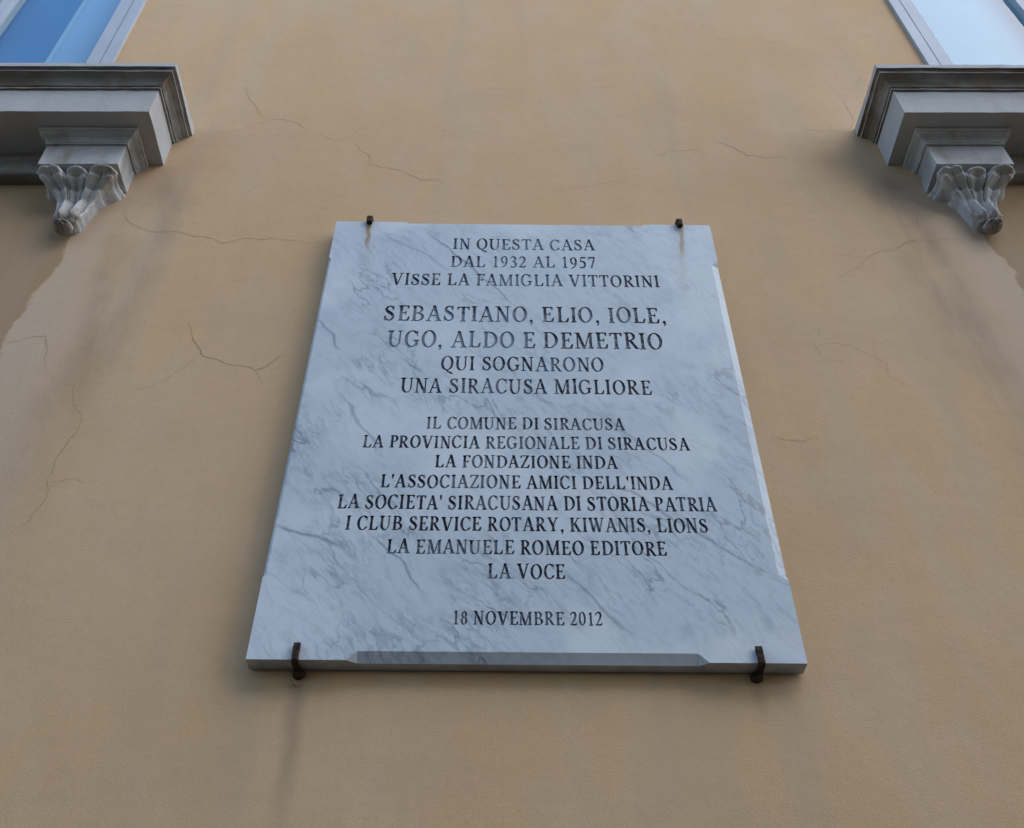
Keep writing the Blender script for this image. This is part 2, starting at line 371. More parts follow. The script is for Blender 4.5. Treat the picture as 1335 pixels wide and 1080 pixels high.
WX0, WX1, WZ0, WZ1 = -5.2, 5.4, -1.6, 9.0
OPW, OPZ0, OPZ1 = 0.485, 2.62, 4.75             # window openings (half width, bottom, top)
xs = [WX0, WIN[0]-OPW, WIN[0]+OPW, WIN[1]-OPW, WIN[1]+OPW, WX1]
zs = [WZ0, OPZ0, OPZ1, WZ1]
vs, fs = [], []
for y in (0.0, 0.45):
    for z in zs:
        for x in xs: vs.append((x, y, z))
nx = len(xs); st = nx*len(zs)
def hole(i, j): return j == 1 and i in (1, 3)
for j in range(3):
    for i in range(5):
        a = j*nx+i; q = (a, a+1, a+1+nx, a+nx)
        if hole(i, j):
            for k in range(4):
                u, v = q[k], q[(k+1) % 4]; fs.append((u, v, v+st, u+st))
        else:
            fs.append(q); fs.append(tuple(reversed([p+st for p in q])))
ring = [(i, i+1) for i in range(nx-1)] + [((len(zs)-1)*nx+i+1, (len(zs)-1)*nx+i) for i in range(nx-1)]
ring += [(j*nx+nx, j*nx) for j in range(3)] + [(j*nx+nx-1, j*nx+2*nx-1) for j in range(3)]
for u, v in ring: fs.append((v, u, u+st, v+st))
part(link_mesh('wall', mesh_of('wall', vs, fs), STUCCO, house))

def ribbon(pts, wd):
    """hairline crack: a thin ribbon that wanders about the given line, narrowing to both ends"""
    P = [Vector((a, b)) for a, b in pts]
    for it in range(3):
        Q = [P[0]]
        for a, b in zip(P, P[1:]):
            m = (a+b)/2; d = b-a; nrm = Vector((-d.y, d.x))
            Q += [m + nrm*random.uniform(-0.13, 0.13), b]
        P = Q
    n = len(P); vs, fs = [], []
    for i, q in enumerate(P):
        d = (P[min(i+1, n-1)] - P[max(i-1, 0)]).normalized(); nn = Vector((-d.y, d.x))
        k = i/(n-1); hw = min(wd, 1.1)**0.7*0.00052*(min(1, 6*k+0.15)*min(1, 6*(1-k)+0.15))*random.uniform(0.55, 1.3)
        vs += [(q.x+nn.x*hw, -0.0006, q.y+nn.y*hw), (q.x-nn.x*hw, -0.0006, q.y-nn.y*hw)]
        if i: fs.append((2*i-2, 2*i-1, 2*i+1, 2*i))
    return mesh_of('crack', vs, fs)
for wd, pts in CRACKS:
    part(link_mesh('crack', ribbon(pts, wd), CRACK, house))

def sweep(name, prof, xa, xb, depth, seed=0, cap_top=True, cap_bot=True, step=0.03, jit=0.0004):
    """moulded stone: the profile (overhang, z) runs round the two ends and the front"""
    rnd = random.Random(seed); vs, fs = [], []
    def path(o):
        c = [(xa-o, 0.0), (xa-o, -(depth+o)), (xb+o, -(depth+o)), (xb+o, 0.0)]
        out = []
        for (p, q), cnt in zip(zip(c, c[1:]), (max(2, int(depth/step)), max(2, int((xb-xa)/step)), max(2, int(depth/step)))):
            out += [(p[0]+(q[0]-p[0])*k/cnt, p[1]+(q[1]-p[1])*k/cnt) for k in range(cnt)]
        return out + [c[-1]]
    for o, z in prof:
        for (x, y) in path(o):
            vs.append((x + rnd.gauss(0, jit), min(0, y + (rnd.gauss(0, jit) if y < 0 else 0)), z + rnd.gauss(0, jit)))
    m = len(path(0))
    for r in range(len(prof)-1):
        for i in range(m-1):
            fs.append((r*m+i, r*m+i+1, (r+1)*m+i+1, (r+1)*m+i))
    if cap_bot: fs.append(tuple(range(m-1, -1, -1)))
    if cap_top: fs.append(tuple((len(prof)-1)*m+i for i in range(m)))
    me = mesh_of(name, vs, fs)
    bm = bmesh.new(); bm.from_mesh(me); bmesh.ops.recalc_face_normals(bm, faces=bm.faces); bm.to_mesh(me); bm.free()
    return me

def leaf_mesh(seed):
    """acanthus leaf bracket: three hollowed lobes that roll over at the top and gather into a stem"""
    rnd = random.Random(seed)
    def lerp(tab, v):
        for (a, p), (b, q) in zip(tab, tab[1:]):
            if v <= b:
                t = (v-a)/(b-a); t = t*t*(3-2*t); return p+(q-p)*t
        return tab[-1][1]
    W = [(0, .094), (.07, .103), (.15, .094), (.30, .062), (.45, .047), (.66, .040), (.84, .035), (.94, .029), (1, .020)]
    D = [(0, .074), (.07, .094), (.15, .086), (.30, .056), (.50, .040), (.72, .040), (.86, .046), (.95, .038), (1, .020)]
    NU, NV = 110, 84
    jl = [1+rnd.uniform(-.16, .16) for _ in range(3)]; js = rnd.uniform(-.03, .03); chip = (rnd.choice((-.7, .7)), rnd.uniform(.04, .10))
    H = 0.178
    vs, fs = [], []
    for j in range(NV+1):
        v = j/NV; wv, dv = lerp(W, v), lerp(D, v)
        for i in range(NU+1):
            s = i/NU
            # walk: left flank (wall to front), front, right flank
            fl = 0.20
            if s < fl: u = -1.0; k = s/fl
            elif s > 1-fl: u = 1.0; k = (1-s)/fl
            else: u = (s-fl)/(1-2*fl)*2-1; k = 1.0
            # lobes: centres at -0.66, 0, 0.66, seams between them run down and fade
            seam = math.exp(-((abs(u-js)-0.31-0.06*v)/0.055)**2)
            lobe = cos(min(1, abs(abs(u)-0.68)/0.36)*pi/2)**0.7 if abs(u) > 0.32 else cos(min(1, abs(u)/0.30)*pi/2)**0.8
            hollow = math.exp(-((abs(u)-0.66)/0.20)**2) + 0.8*math.exp(-(u/0.12)**2)
            q = -1 if u < -0.32 else (1 if u > 0.32 else 0)
            lip = jl[q+1]*math.exp(-((v-0.070-0.02*js*q)/0.046)**2)*(1-0.45*math.exp(-((u-chip[0])/0.10)**2-((v-chip[1])/0.05)**2))
            low = max(0, 1-((v-0.72)/0.26)**2)
            d = dv + 0.017*(lobe-0.6)*lip - 0.013*seam*max(0, 1-1.5*v) - 0.015*hollow*max(0, (1-lip))*max(0, 1-v*1.35)
            d += 0.0010*max(0, 1-1.3*v)*(cos((abs(u)-0.66)*26) if abs(u) > 0.38 else cos(u*30))*(1-0.4*lip) - 0.004*math.exp(-((abs(u)-0.66)/0.035)**2)*max(0, 1-1.1*v)
            d += 0.009*low*(math.exp(-((abs(u)-0.42)/0.16)**2) - 1.0*math.exp(-(u/0.13)**2) - 0.7*math.exp(-((abs(u)-0.78)/0.10)**2))
            if abs(u) < 0.30: d -= 0.012*(1-v)*(1-lip*0.3)
            d -= 0.014*abs(u)**6*(1-0.3*v)            # rounded arrises
            x = u*wv
            if k < 1: x *= 1 - 0.10*sin(k*pi)*(1-v); yy = -d*k
            else: yy = -d
            top = 0.010*(1-lobe)*(1-v)**6 if k >= 1 else 0.0
            z = 2.2885 - top - v*H - 0.012*lip*hollow*0.0
            if v > 0.80: z += 0.006*math.exp(-(u/0.5)**2)*0
            vs.append((x + rnd.gauss(0, .0003), min(0.0, yy + rnd.gauss(0, .0004)) if k > 0 else 0.0, z + rnd.gauss(0, .0003)))
    n1 = NU+1
    for j in range(NV):
        for i in range(NU): fs.append((j*n1+i, (j+1)*n1+i, (j+1)*n1+i+1, j*n1+i+1))
    fs.append(tuple(range(n1))); fs.append(tuple(NV*n1+i for i in range(NU, -1, -1)))
    return mesh_of('leaf_carving', vs, fs)

def scroll_mesh():
    """small two-eyed volute at the foot of the bracket"""
    NU, NV = 40, 24; vs, fs = [], []
    for j in range(NV+1):
        t = pi*j/NV
        for i in range(NU):
            a = 2*pi*i/NU
            x, y, z = cos(t), sin(t)*cos(a), sin(t)*sin(a)
            r = 1.0
            for ex in (0.38, -0.44):
                dd = (x-ex)**2 + (z+0.30)**2
                if y*cos(0) < 0.2: r -= 0.62*math.exp(-dd/0.028) - 0.06*math.exp(-((dd**0.5-0.33)/0.10)**2)
            r -= 0.14*math.exp(-(x+0.04)**2/0.006)
            vs.append((x*0.0235*(0.9+0.1*r), -0.030 - abs(1)*(-y)*0.024*r, 2.0985 + z*0.0145*r))
    for j in range(NV):
        for i in range(NU):
            fs.append((j*NU+i, j*NU+(i+1) % NU, (j+1)*NU+(i+1) % NU, (j+1)*NU+i))
    return mesh_of('scroll', vs, fs)

SIDE = {WIN[0]: 'left', WIN[1]: 'right'}
CAPP = [(0, 2.292), (0, 2.3785), (.005, 2.3795), (.005, 2.3850), (.007, 2.3865), (.0085, 2.392), (.013, 2.399), (.020, 2.404), (.0245, 2.408),
        (.0245, 2.412), (.027, 2.4125), (.027, 2.4255)]
SLAB = [(0, 2.425), (0, 2.534)]
CORN = [(0.0, 2.534), (.006, 2.5345), (.006, 2.541), (.010, 2.5415), (.0115, 2.546), (.015, 2.554), (.022, 2.5615), (.032, 2.566), (.0385, 2.5665),
        (.0385, 2.5725), (.041, 2.573), (.041, 2.5765), (.047, 2.577), (.047, 2.5945)]
for wi, wc in enumerate(WIN):
    side = SIDE[wc]
    hw = 0.768
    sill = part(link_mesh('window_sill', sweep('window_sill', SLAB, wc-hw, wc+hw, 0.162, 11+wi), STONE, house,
                          label='grey stone sill on carved brackets under the %s window' % side))
    mo = link_mesh('moulding', sweep('moulding', CORN, wc-hw, wc+hw, 0.162, 21+wi), SOOT, sill)
    mo.data.materials.append(STONE)         # the lips and the top fillet are washed clean by the rain
    for p in mo.data.polygons:
        if (2.567 < p.center.z < 2.572 or p.center.z > 2.5785 or 2.535 < p.center.z < 2.5405) and len(p.vertices) == 4: p.material_index = 1
    # weathering edge on the top: a thin paler fillet and the sloping top up to the window
    link_mesh('sill_top', mesh_of('sill_top', [(wc-hw-.044, -.206, 2.5955), (wc+hw+.044, -.206, 2.5955), (wc+hw+.044, 0, 2.6165), (wc-hw-.044, 0, 2.6165),
              (wc-hw-.044, -.206, 2.59), (wc+hw+.044, -.206, 2.59), (wc+hw+.044, 0, 2.59), (wc-hw-.044, 0, 2.59)],
              [(0, 1, 2, 3), (0, 4, 5, 1), (1, 5, 6, 2), (0, 3, 7, 4)]), STONE, sill)
    box('apron_board', (wc-0.492, wc+0.492, -0.033, -0.0, 2.332, 2.4245), SOOT, sill, 0.002)
    for sx in (-1, 1):
        cx = wc + sx*0.5985
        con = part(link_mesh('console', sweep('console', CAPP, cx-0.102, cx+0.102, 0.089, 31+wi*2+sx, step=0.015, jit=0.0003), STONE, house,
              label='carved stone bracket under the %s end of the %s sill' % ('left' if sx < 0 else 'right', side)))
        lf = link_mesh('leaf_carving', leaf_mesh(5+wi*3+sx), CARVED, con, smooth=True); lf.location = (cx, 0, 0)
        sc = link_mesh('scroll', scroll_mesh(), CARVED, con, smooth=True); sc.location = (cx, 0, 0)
    # window: flat surround, timber frame, two leaves with a pane each
    win = part(link_mesh('window', mesh_of('window', *(lambda a, b, z0, z1: (
            [(wc-b, -.012, z0), (wc-a, -.012, z0), (wc-a, -.012, z1), (wc+a, -.012, z1), (wc+a, -.012, z0), (wc+b, -.012, z0), (wc+b, -.012, z1+b-a), (wc-b, -.012, z1+b-a),
             (wc-b, .0, z0), (wc-a, .10, z0), (wc-a, .10, z1), (wc+a, .10, z1), (wc+a, .10, z0), (wc+b, .0, z0), (wc+b, .0, z1+b-a), (wc-b, .0, z1+b-a)],
            [(0, 1, 2, 7), (7, 2, 3, 6), (3, 4, 5, 6), (0, 7, 15, 8), (7, 6, 14, 15), (6, 5, 13, 14), (1, 9, 10, 2), (2, 10, 11, 3), (3, 11, 12, 4)]))(0.4535, 0.488, 2.6175, OPZ1-0.01)),
            WHITE, house, label='white framed window above the %s stone sill' % side))
    a = 0.4495; z0, z1 = 2.63, OPZ1-0.02
    def frame_piece(x0, x1, y0, y1, za, zb, name='frame'): return box(name, (x0, x1, y0, y1, za, zb), WHITE, win, 0.0015)
    box('dark_joint', (wc-0.4534, wc+0.4534, 0.030, 0.034, z0-0.006, z1+0.006), GAP, win) if False else None
    for sx in (-1, 1):
        # jamb stile of the leaf, meeting stile, rails
        e = [wc+sx*a, wc+sx*(a-0.043)]; frame_piece(min(e), max(e), -0.010, 0.040, z0, z1, 'stile')
        e = [wc+sx*0.003, wc+sx*0.040]; frame_piece(min(e), max(e), -0.006, 0.040, z0, z1, 'stile')
        for za, zb in ((z0, z0+0.07), (z1-0.05, z1)):
            e = [wc+sx*0.0405, wc+sx*(a-0.0435)]; frame_piece(min(e), max(e), -0.002, 0.036, za, zb, 'rail')
        e = [wc+sx*0.0405, wc+sx*(a-0.0435)]
        box('glass_pane', (min(e), max(e), 0.014, 0.018, z0+0.0705, z1-0.0505), GLASS, win)
        e = [wc+sx*(a-0.044), wc+sx*(a-0.0525)]; frame_piece(min(e), max(e), 0.002, 0.0135, z0+0.071, z1-0.051, 'glazing_bead')
    # blinds hanging just behind the panes
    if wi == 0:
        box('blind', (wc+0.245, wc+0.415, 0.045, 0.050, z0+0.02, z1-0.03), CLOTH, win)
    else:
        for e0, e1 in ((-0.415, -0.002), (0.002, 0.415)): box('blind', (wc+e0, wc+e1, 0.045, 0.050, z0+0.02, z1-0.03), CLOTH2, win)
    if wi == 0: box('sky_tint_panel', (wc-0.415, wc+0.2445, 0.0455, 0.0500, z0+0.02, z1-0.03), DEEP, win)  # panel added behind the pane; its blue stands in for reflected sky
    if wi == 0: box('edge_highlight', (wc+0.236, wc+0.2505, 0.040, 0.0444, z0+0.02, z1-0.03), BLIND_EDGE, win)  # strip along the blind's edge, the highlight put into its paler colour
    box('room_backing', (wc-1.1, wc+1.1, 0.451, 2.0, 2.3, 5.1), ROOM, win)

# ------------------------------------------------------------ plaque
PX, PZ, PW, PH, PROT = 0.06745, 1.48895, 0.93239, 1.2308, 0.01918
plaque = empty('marble_plaque', (PX, 0, PZ), 'large white veined marble plaque with black engraved capitals, clamped to the ochre wall', 'plaque')
plaque.rotation_euler = (0, PROT, 0)

# serif capitals drawn as overlapping pieces, cap height 1, then merged by a constrained triangulation
S, TH, SH = 0.158, 0.062, 0.048
def R(x0, y0, x1, y1): return [(x0, y0), (x1, y0), (x1, y1), (x0, y1)]
def diag(xa, ya, xb, yb, wd): return [(xa-wd/2, ya), (xa+wd/2, ya), (xb+wd/2, yb), (xb-wd/2, yb)]
def serif(x0, x1, y, xs0=None, xs1=None):
    """foot (y=0) or head (y=1) serif with small brackets to the stem xs0..xs1"""
    sg = 1 if y == 0 else -1; out = [R(x0, min(y, y+sg*SH), x1, max(y, y+sg*SH))]
    if xs0 is not None:
        out.append([(x0+0.02, y+sg*SH*0.6), (xs1+0.002, y+sg*SH*0.6), (xs1, y+sg*0.12), (xs0, y+sg*0.12)])
        out.append([(xs0-0.002, y+sg*SH*0.6), (x1-0.02, y+sg*SH*0.6), (xs1, y+sg*0.12), (xs0, y+sg*0.12)])
    return out
def stem(x, wd=S, y0=0, y1=1, bot=True, top=True, ov=0.10):
    o = [R(x-wd/2, y0, x+wd/2, y1)]
    if bot: o += serif(x-wd/2-ov, x+wd/2+ov, 0, x-wd/2, x+wd/2)
    if top: o += serif(x-wd/2-ov, x+wd/2+ov, 1, x-wd/2, x+wd/2)
    return o
def ring(cx, cy, rx, ry, ix, iy, a0=0, a1=360, n=28, icx=None):
    icx = cx if icx is None else icx; out = []; m = max(4, int(n*(a1-a0)/360))
    for k in range(m):
        p, q = radians(a0+(a1-a0)*k/m), radians(a0+(a1-a0)*(k+1)/m)
        out.append([(cx+rx*cos(p), cy+ry*sin(p)), (cx+rx*cos(q), cy+ry*sin(q)), (icx+ix*cos(q), cy+iy*sin(q)), (icx+ix*cos(p), cy+iy*sin(p))])
    return out
def stroke(pts, ws):
    P = [Vector(p) for p in pts]; Q, WW = [], []
    n = len(P)
    for i in range(n-1):          # Catmull-Rom
        p0, p1, p2, p3 = P[max(i-1, 0)], P[i], P[i+1], P[min(i+2, n-1)]
        for k in range(3):
            t = k/3
            Q.append(0.5*((2*p1)+(p2-p0)*t+(2*p0-5*p1+4*p2-p3)*t*t+(3*p1-p0-3*p2+p3)*t**3)); WW.append(ws[i]+(ws[i+1]-ws[i])*t)
    Q.append(P[-1]); WW.append(ws[-1]); L, Rr = [], []
    for i, q in enumerate(Q):
        d = (Q[min(i+1, len(Q)-1)]-Q[max(i-1, 0)]).normalized(); nn = Vector((-d.y, d.x))*WW[i]/2
        L.append(tuple(q+nn)); Rr.append(tuple(q-nn))
    return [[L[i], L[i+1], Rr[i+1], Rr[i]] for i in range(len(L)-1)]
def bowl(x0, cy, rx, ry, wd=S, t=0.052):
    return ring(x0, cy, rx, ry, rx-wd, ry-t, -90, 90, 36)
S_PTS = [(.66, .74), (.60, .88), (.43, .965), (.25, .90), (.175, .765), (.25, .63), (.43, .52), (.61, .405), (.69, .25), (.61, .09), (.41, .025), (.21, .10), (.12, .29)]
S_W = [.035, .055, .06, .10, .14, .165, .175, .165, .14, .10, .06, .055, .035]
def foot_arm(x0, x1): return [R(x0, 0, x1-.04, .055), [(x1-.20, .02), (x1-.03, 0), (x1+.02, .28), (x1-.02, .28)]]
def head_arm(x0, x1): return [R(x0, .945, x1-.02, 1), [(x1-.14, .97), (x1-.035, .79), (x1, .79), (x1-.01, 1)]]
G = {
 'I': (.50, stem(.25)),
 'L': (.92, stem(.27) + foot_arm(.27, .86)),
 'E': (.92, stem(.27) + head_arm(.27, .81) + foot_arm(.27, .86) + [R(.27, .485, .62, .54), R(.595, .39, .635, .635)]),
 'F': (.84, stem(.27) + head_arm(.27, .79) + [R(.27, .465, .62, .52), R(.595, .37, .635, .615)]),
 'T': (.92, [R(.46-S/2, 0, .46+S/2, 1)] + serif(.28, .64, 0, .46-S/2, .46+S/2) + [R(.05, .945, .87, 1), [(.035, .78), (.07, .78), (.17, .97), (.05, 1)], [(.75, .97), (.85, .78), (.885, .78), (.87, 1)]]),
 'A': (1.09, [diag(.155, .02, .535, 1.0, .068), diag(.90, 0, .525, 1.02, .17), R(.27, .325, .76, .38)] + serif(.01, .33, 0) + serif(.68, 1.08, 0, .80, .95)),
 'V': (1.09, [diag(.56, -.02, .18, 1, .17), diag(.57, 0, .93, .98, .068)] + serif(.01, .41, 1, .12, .27) + serif(.77, 1.08, 1)),
 'W': (1.43, [diag(.45, -.02, .15, 1, .165), diag(.47, 0, .74, .90, .062), diag(.97, -.02, .66, 1, .165), diag(.98, 0, 1.29, .98, .062)] + serif(.0, .36, 1, .08, .24) + serif(.52, .86, 1, .60, .74) + serif(1.14, 1.43, 1)),
 'M': (1.34, [R(.175, 0, .235, .98), R(1.035, 0, 1.19, 1), diag(.665, -.02, .235, 1, .165), diag(.675, 0, 1.06, .98, .062)] + serif(.03, .37, 0) + serif(.93, 1.30, 0, 1.035, 1.19) + serif(.03, .27, 1) + serif(1.04, 1.30, 1)),
 'N': (1.09, [R(.185, 0, .245, .98), R(.845, .0, .905, .98), diag(.865, -.02, .215, 1, .175)] + serif(.04, .38, 0) + serif(.01, .24, 1) + serif(.70, 1.05, 1)),
 'O': (1.09, ring(.545, .5, .495, .52, .325, .465)),
 'Q': (1.09, ring(.545, .5, .495, .52, .325, .465) + [[(.43, .03), (.60, .0), (.80, -.17), (.66, -.17)], [(.66, -.14), (.79, -.10), (1.07, -.235), (.93, -.275)]]),
 'C': (1.0, ring(.545, .5, .495, .52, .325, .465, 42, 325, 34) + [R(.885, .67, .925, 1.0), [(.90, .16), (.96, .20), (.965, .225), (.90, .22)]]),
 'G': (1.09, ring(.545, .5, .495, .52, .325, .465, 42, 312, 34) + [R(.885, .67, .925, 1.0), R(.80, .08, .955, .42)] + serif(.64, 1.09, 0, None, None)[:0] + [R(.66, .385, 1.08, .43)]),
 'D': (1.09, stem(.25, top=False, bot=False) + serif(.07, .40, 0) + serif(.07, .40, 1) + bowl(.44, .5, .60, .5, .17) + [R(.25, 0, .44, .052), R(.25, .948, .44, 1)]),
 'B': (1.0, stem(.25, top=False, bot=False) + serif(.07, .40, 0) + serif(.07, .40, 1) + bowl(.46, .75, .36, .25, .15) + bowl(.48, .265, .44, .265, .165) + [R(.25, 0, .49, .052), R(.25, .948, .47, 1), R(.25, .488, .49, .54)]),
 'P': (.84, stem(.25, top=False) + serif(.07, .40, 1) + bowl(.42, .73, .38, .27, .16) + [R(.25, .948, .43, 1), R(.25, .46, .43, .512)]),
 'R': (1.0, stem(.25, top=False) + serif(.07, .40, 1) + bowl(.42, .74, .39, .26, .16) + [R(.25, .948, .43, 1), R(.25, .48, .45, .532), diag(.865, .0, .44, .52, .17)] + serif(.76, 1.03, 0)),
 'K': (1.09, stem(.26) + [diag(.36, .42, .83, .98, .085), diag(.91, 0, .48, .60, .18)] + serif(.66, 1.02, 1) + serif(.74, 1.11, 0)),
 'U': (1.09, [R(.16, .36, .16+S, 1), R(.86, .36, .92, 1)] + serif(.02, .46, 1, .16, .16+S) + serif(.72, 1.05, 1) + ring(.54, .37, .38, .39, .27, .33, 180, 360, 44, .59)),
 'Y': (1.09, [diag(.54, .40, .19, 1, .16), diag(.56, .42, .90, .98, .068), R(.56-S/2, 0, .56+S/2, .46)] + serif(.38, .74, 0, .56-S/2, .56+S/2) + serif(.02, .40, 1) + serif(.74, 1.06, 1)),
 'Z': (.92, [R(.08, .945, .84, 1), R(.04, 0, .82, .055), diag(.14, .02, .76, .98, .16), [(.06, .77), (.095, .77), (.18, .97), (.08, 1)]] + foot_arm(.5, .86)),
 'S': (.84, stroke(S_PTS, S_W) + [R(.645, .69, .685, 1.0), R(.095, 0, .135, .33)]),
 '0': (.76, ring(.38, .5, .32, .51, .19, .46)),
 '1': (.76, [R(.33, 0, .46, 1)] + serif(.19, .60, 0, .33, .46) + [[(.17, .86), (.20, .83), (.35, .87), (.42, 1.01)]]),
 '2': (.76, stroke([(.09, .74), (.17, .91), (.35, .97), (.53, .88), (.56, .70), (.46, .47), (.28, .25), (.09, .06)], [.05, .08, .08, .13, .15, .13, .08, .06]) + [R(.06, 0, .62, .11), [(.58, .02), (.63, .02), (.68, .24), (.65, .24)]]),
 '3': (.76, stroke([(.10, .80), (.20, .94), (.36, .97), (.51, .88), (.51, .71), (.40, .58), (.27, .53)], [.05, .07, .08, .13, .14, .09, .05]) + stroke([(.27, .54), (.48, .47), (.57, .29), (.50, .09), (.32, .02), (.11, .07)], [.05, .11, .15, .12, .07, .10])),
 '5': (.76, [R(.23, .88, .62, 1), diag(.155, .56, .245, .98, .055)] + stroke([(.14, .60), (.34, .60), (.52, .48), (.56, .29), (.47, .09), (.29, .02), (.10, .06)], [.06, .11, .15, .15, .12, .08, .10])),
 '7': (.76, [R(.10, .88, .66, 1), diag(.30, 0, .62, .92, .10), [(.07, .72), (.10, .72), (.15, .95), (.10, 1)]]),
 '8': (.76, ring(.38, .75, .24, .26, .125, .21) + ring(.38, .27, .29, .29, .16, .235)),
 '9': (.76, ring(.37, .68, .30, .33, .165, .275) + stroke([(.60, .66), (.59, .42), (.46, .17), (.28, .04), (.10, .0)], [.13, .13, .10, .07, .04])),
 ',': (.38, ring(.18, .065, .088, .088, .001, .001, n=12) + stroke([(.22, .06), (.235, -.06), (.15, -.19)], [.09, .07, .03])),
 '.': (.38, ring(.18, .065, .09, .09, .001, .001, n=12)),
 "'": (.30, [[(.115, .66), (.155, .66), (.20, .98), (.07, .98)], R(.07, .95, .20, 1.02)]),
 ' ': (.36, []),
}
# text, x0, x1, baseline, cap height (plaque coordinates)
LINES = [
 ('IN QUESTA CASA', -.1710, .1725, .5068, .0428), ('DAL 1932 AL 1957', -.1730, .1721, .4377, .0424), ('VISSE LA FAMIGLIA VITTORINI', -.3086, .3169, .3683, .0430),
 ('SEBASTIANO, ELIO, IOLE,', -.3148, .3195, .2410, .0525), ('UGO, ALDO E DEMETRIO', -.2999, .3040, .1543, .0530),
 ('QUI SOGNARONO', -.1792, .1697, .0821, .0434), ('UNA SIRACUSA MIGLIORE', -.2606, .2651, .0135, .0434),
 ('IL COMUNE DI SIRACUSA', -.1994, .2016, -.0890, .0325), ('LA PROVINCIA REGIONALE DI SIRACUSA', -.3225, .3265, -.1414, .0328),
 ('LA FONDAZIONE INDA', -.1763, .1799, -.1918, .0322), ("L'ASSOCIAZIONE AMICI DELL'INDA", -.2777, .2820, -.2437, .0325),
 ("LA SOCIETA' SIRACUSANA DI STORIA PATRIA", -.3541, .3596, -.2958, .0335), ('I CLUB SERVICE ROTARY, KIWANIS, LIONS', -.3328, .3364, -.3455, .0325),
 ('LA EMANUELE ROMEO EDITORE', -.2525, .2551, -.3981, .0315), ('LA VOCE', -.0682, .0689, -.4505, .0315), ('18 NOVEMBRE 2012', -.1275, .1300, -.5454, .0268)]
IX, IZ0, IZ1 = 0.40, -0.575, 0.575
bounds = [IZ1]
for (a, b) in zip(LINES, LINES[1:]):
    bounds.append((a[3] - 0.28*a[4] + b[3] + b[4]*1.04)/2 if a[3]-b[3] > 0.06 else a[3]-(a[3]-b[3]-b[4])*0.62)
bounds.append(IZ0)
face_v, face_f = [], []            # marble face left standing
CUT = 0.0028
rj = random.Random(3)
for li, (txt, x0, x1, bz, ch) in enumerate(LINES):
    zt, zb = bounds[li], bounds[li+1]
    tr = 0.085
    nat = sum(G[c][0] + tr for c in txt) - tr - 0.10
    sx = (x1-x0)/(nat*ch)
    vs = [(-IX, zb), (IX, zb), (IX, zt), (-IX, zt)]; polys = [[0, 1, 2, 3]]
    cur = x0 - 0.05*ch*sx
    for ch_ in txt:
        adv, pcs = G[ch_]
        dx, dz, rs = rj.gauss(0, .010)*ch, rj.gauss(0, .010)*ch, 1+rj.gauss(0, .012)
        em = (0.016 if li < 7 else 0.026)*ch
        for pc, (ex, ez) in [(q, e) for q in pcs for e in ((em, em*0.5), (-em, -em*0.5))]:
            n0 = len(vs)
            ar = sum(p[0]*q[1]-q[0]*p[1] for p, q in zip(pc, pc[1:]+pc[:1]))
            if ar < 0: pc = pc[::-1]
            vs += [(cur + dx + ex + p[0]*ch*sx, bz + dz + ez + p[1]*ch*rs) for p in pc]; polys.append(list(range(n0, n0+len(pc))))
        cur += (adv + tr)*ch*sx
    ov, oe, of, _, _, orig = delaunay_2d_cdt([Vector(p) for p in vs], [], polys, 1, 1e-7)
    base = len(face_v); face_v += [(p.x, -T, p.y) for p in ov]
    keep = [k for k, o in enumerate(orig) if all(q == 0 for q in o)]; cutf = [k for k, o in enumerate(orig) if any(q > 0 for q in o)]
    face_f += [tuple(base+i for i in of[k]) for k in keep]
    # recessed, painted letters with their side walls
    ed = {}
    for k in cutf:
        f = of[k]
        for a, b in zip(f, f[1:]+f[:1]): ed[(a, b)] = True
    nv = len(ov); tv = [(p.x, -T+CUT, p.y) for p in ov] + [(p.x, -T, p.y) for p in ov]
    tf = [tuple(of[k]) for k in cutf] + [(b, a, a+nv, b+nv) for (a, b) in ed if (b, a) not in ed]
    used = sorted({i for f in tf for i in f}); mp = {u: i for i, u in enumerate(used)}
    o = link_mesh('engraved_line', mesh_of('engraved_line', [tv[u] for u in used], [tuple(mp[i] for i in f) for f in tf]), LETTER, plaque)
    o['label'] = 'black engraved line reading ' + txt.strip(',')
# border of the face, with the stopped chamfers on the four sides
A, B = PW/2, PH/2
CH = dict(b=(.0170, .0108), t=(.0055, .005), l=(.0055, .005), r=(.0165, .010))     # chamfer width and depth per side
cb, ct, cl, cr = (CH[k][0] for k in 'btlr')
ST = dict(b=(-.300, .304), t=(-.292, .303), l=(-.452, .470), r=(-.452, .470))
outer = [(-A, -B), (ST['b'][0], -B), (ST['b'][0]+cb, -B+cb), (ST['b'][1]-cb, -B+cb), (ST['b'][1], -B), (A, -B),
         (A, ST['r'][0]), (A-cr, ST['r'][0]+cr), (A-cr, ST['r'][1]-cr), (A, ST['r'][1]), (A, B),
         (ST['t'][1], B), (ST['t'][1]-ct, B-ct), (ST['t'][0]+ct, B-ct), (ST['t'][0], B), (-A, B),
         (-A, ST['l'][1]), (-A+cl, ST['l'][1]-cl), (-A+cl, ST['l'][0]+cl), (-A, ST['l'][0])]
inner = [(-IX, IZ0), (IX, IZ0), (IX, IZ1), (-IX, IZ1)]
nO = len(outer)
ov, oe, of, _, _, orig = delaunay_2d_cdt([Vector(p) for p in outer+inner], [], [list(range(nO)), [nO, nO+1, nO+2, nO+3]], 1, 1e-7)
base = len(face_v); face_v += [(p.x, -T, p.y) for p in ov]
face_f += [tuple(base+i for i in f) for f, o in zip(of, orig) if list(o) == [0]]
link_mesh('marble_face', mesh_of('marble_face', face_v, face_f), MARBLE, plaque)
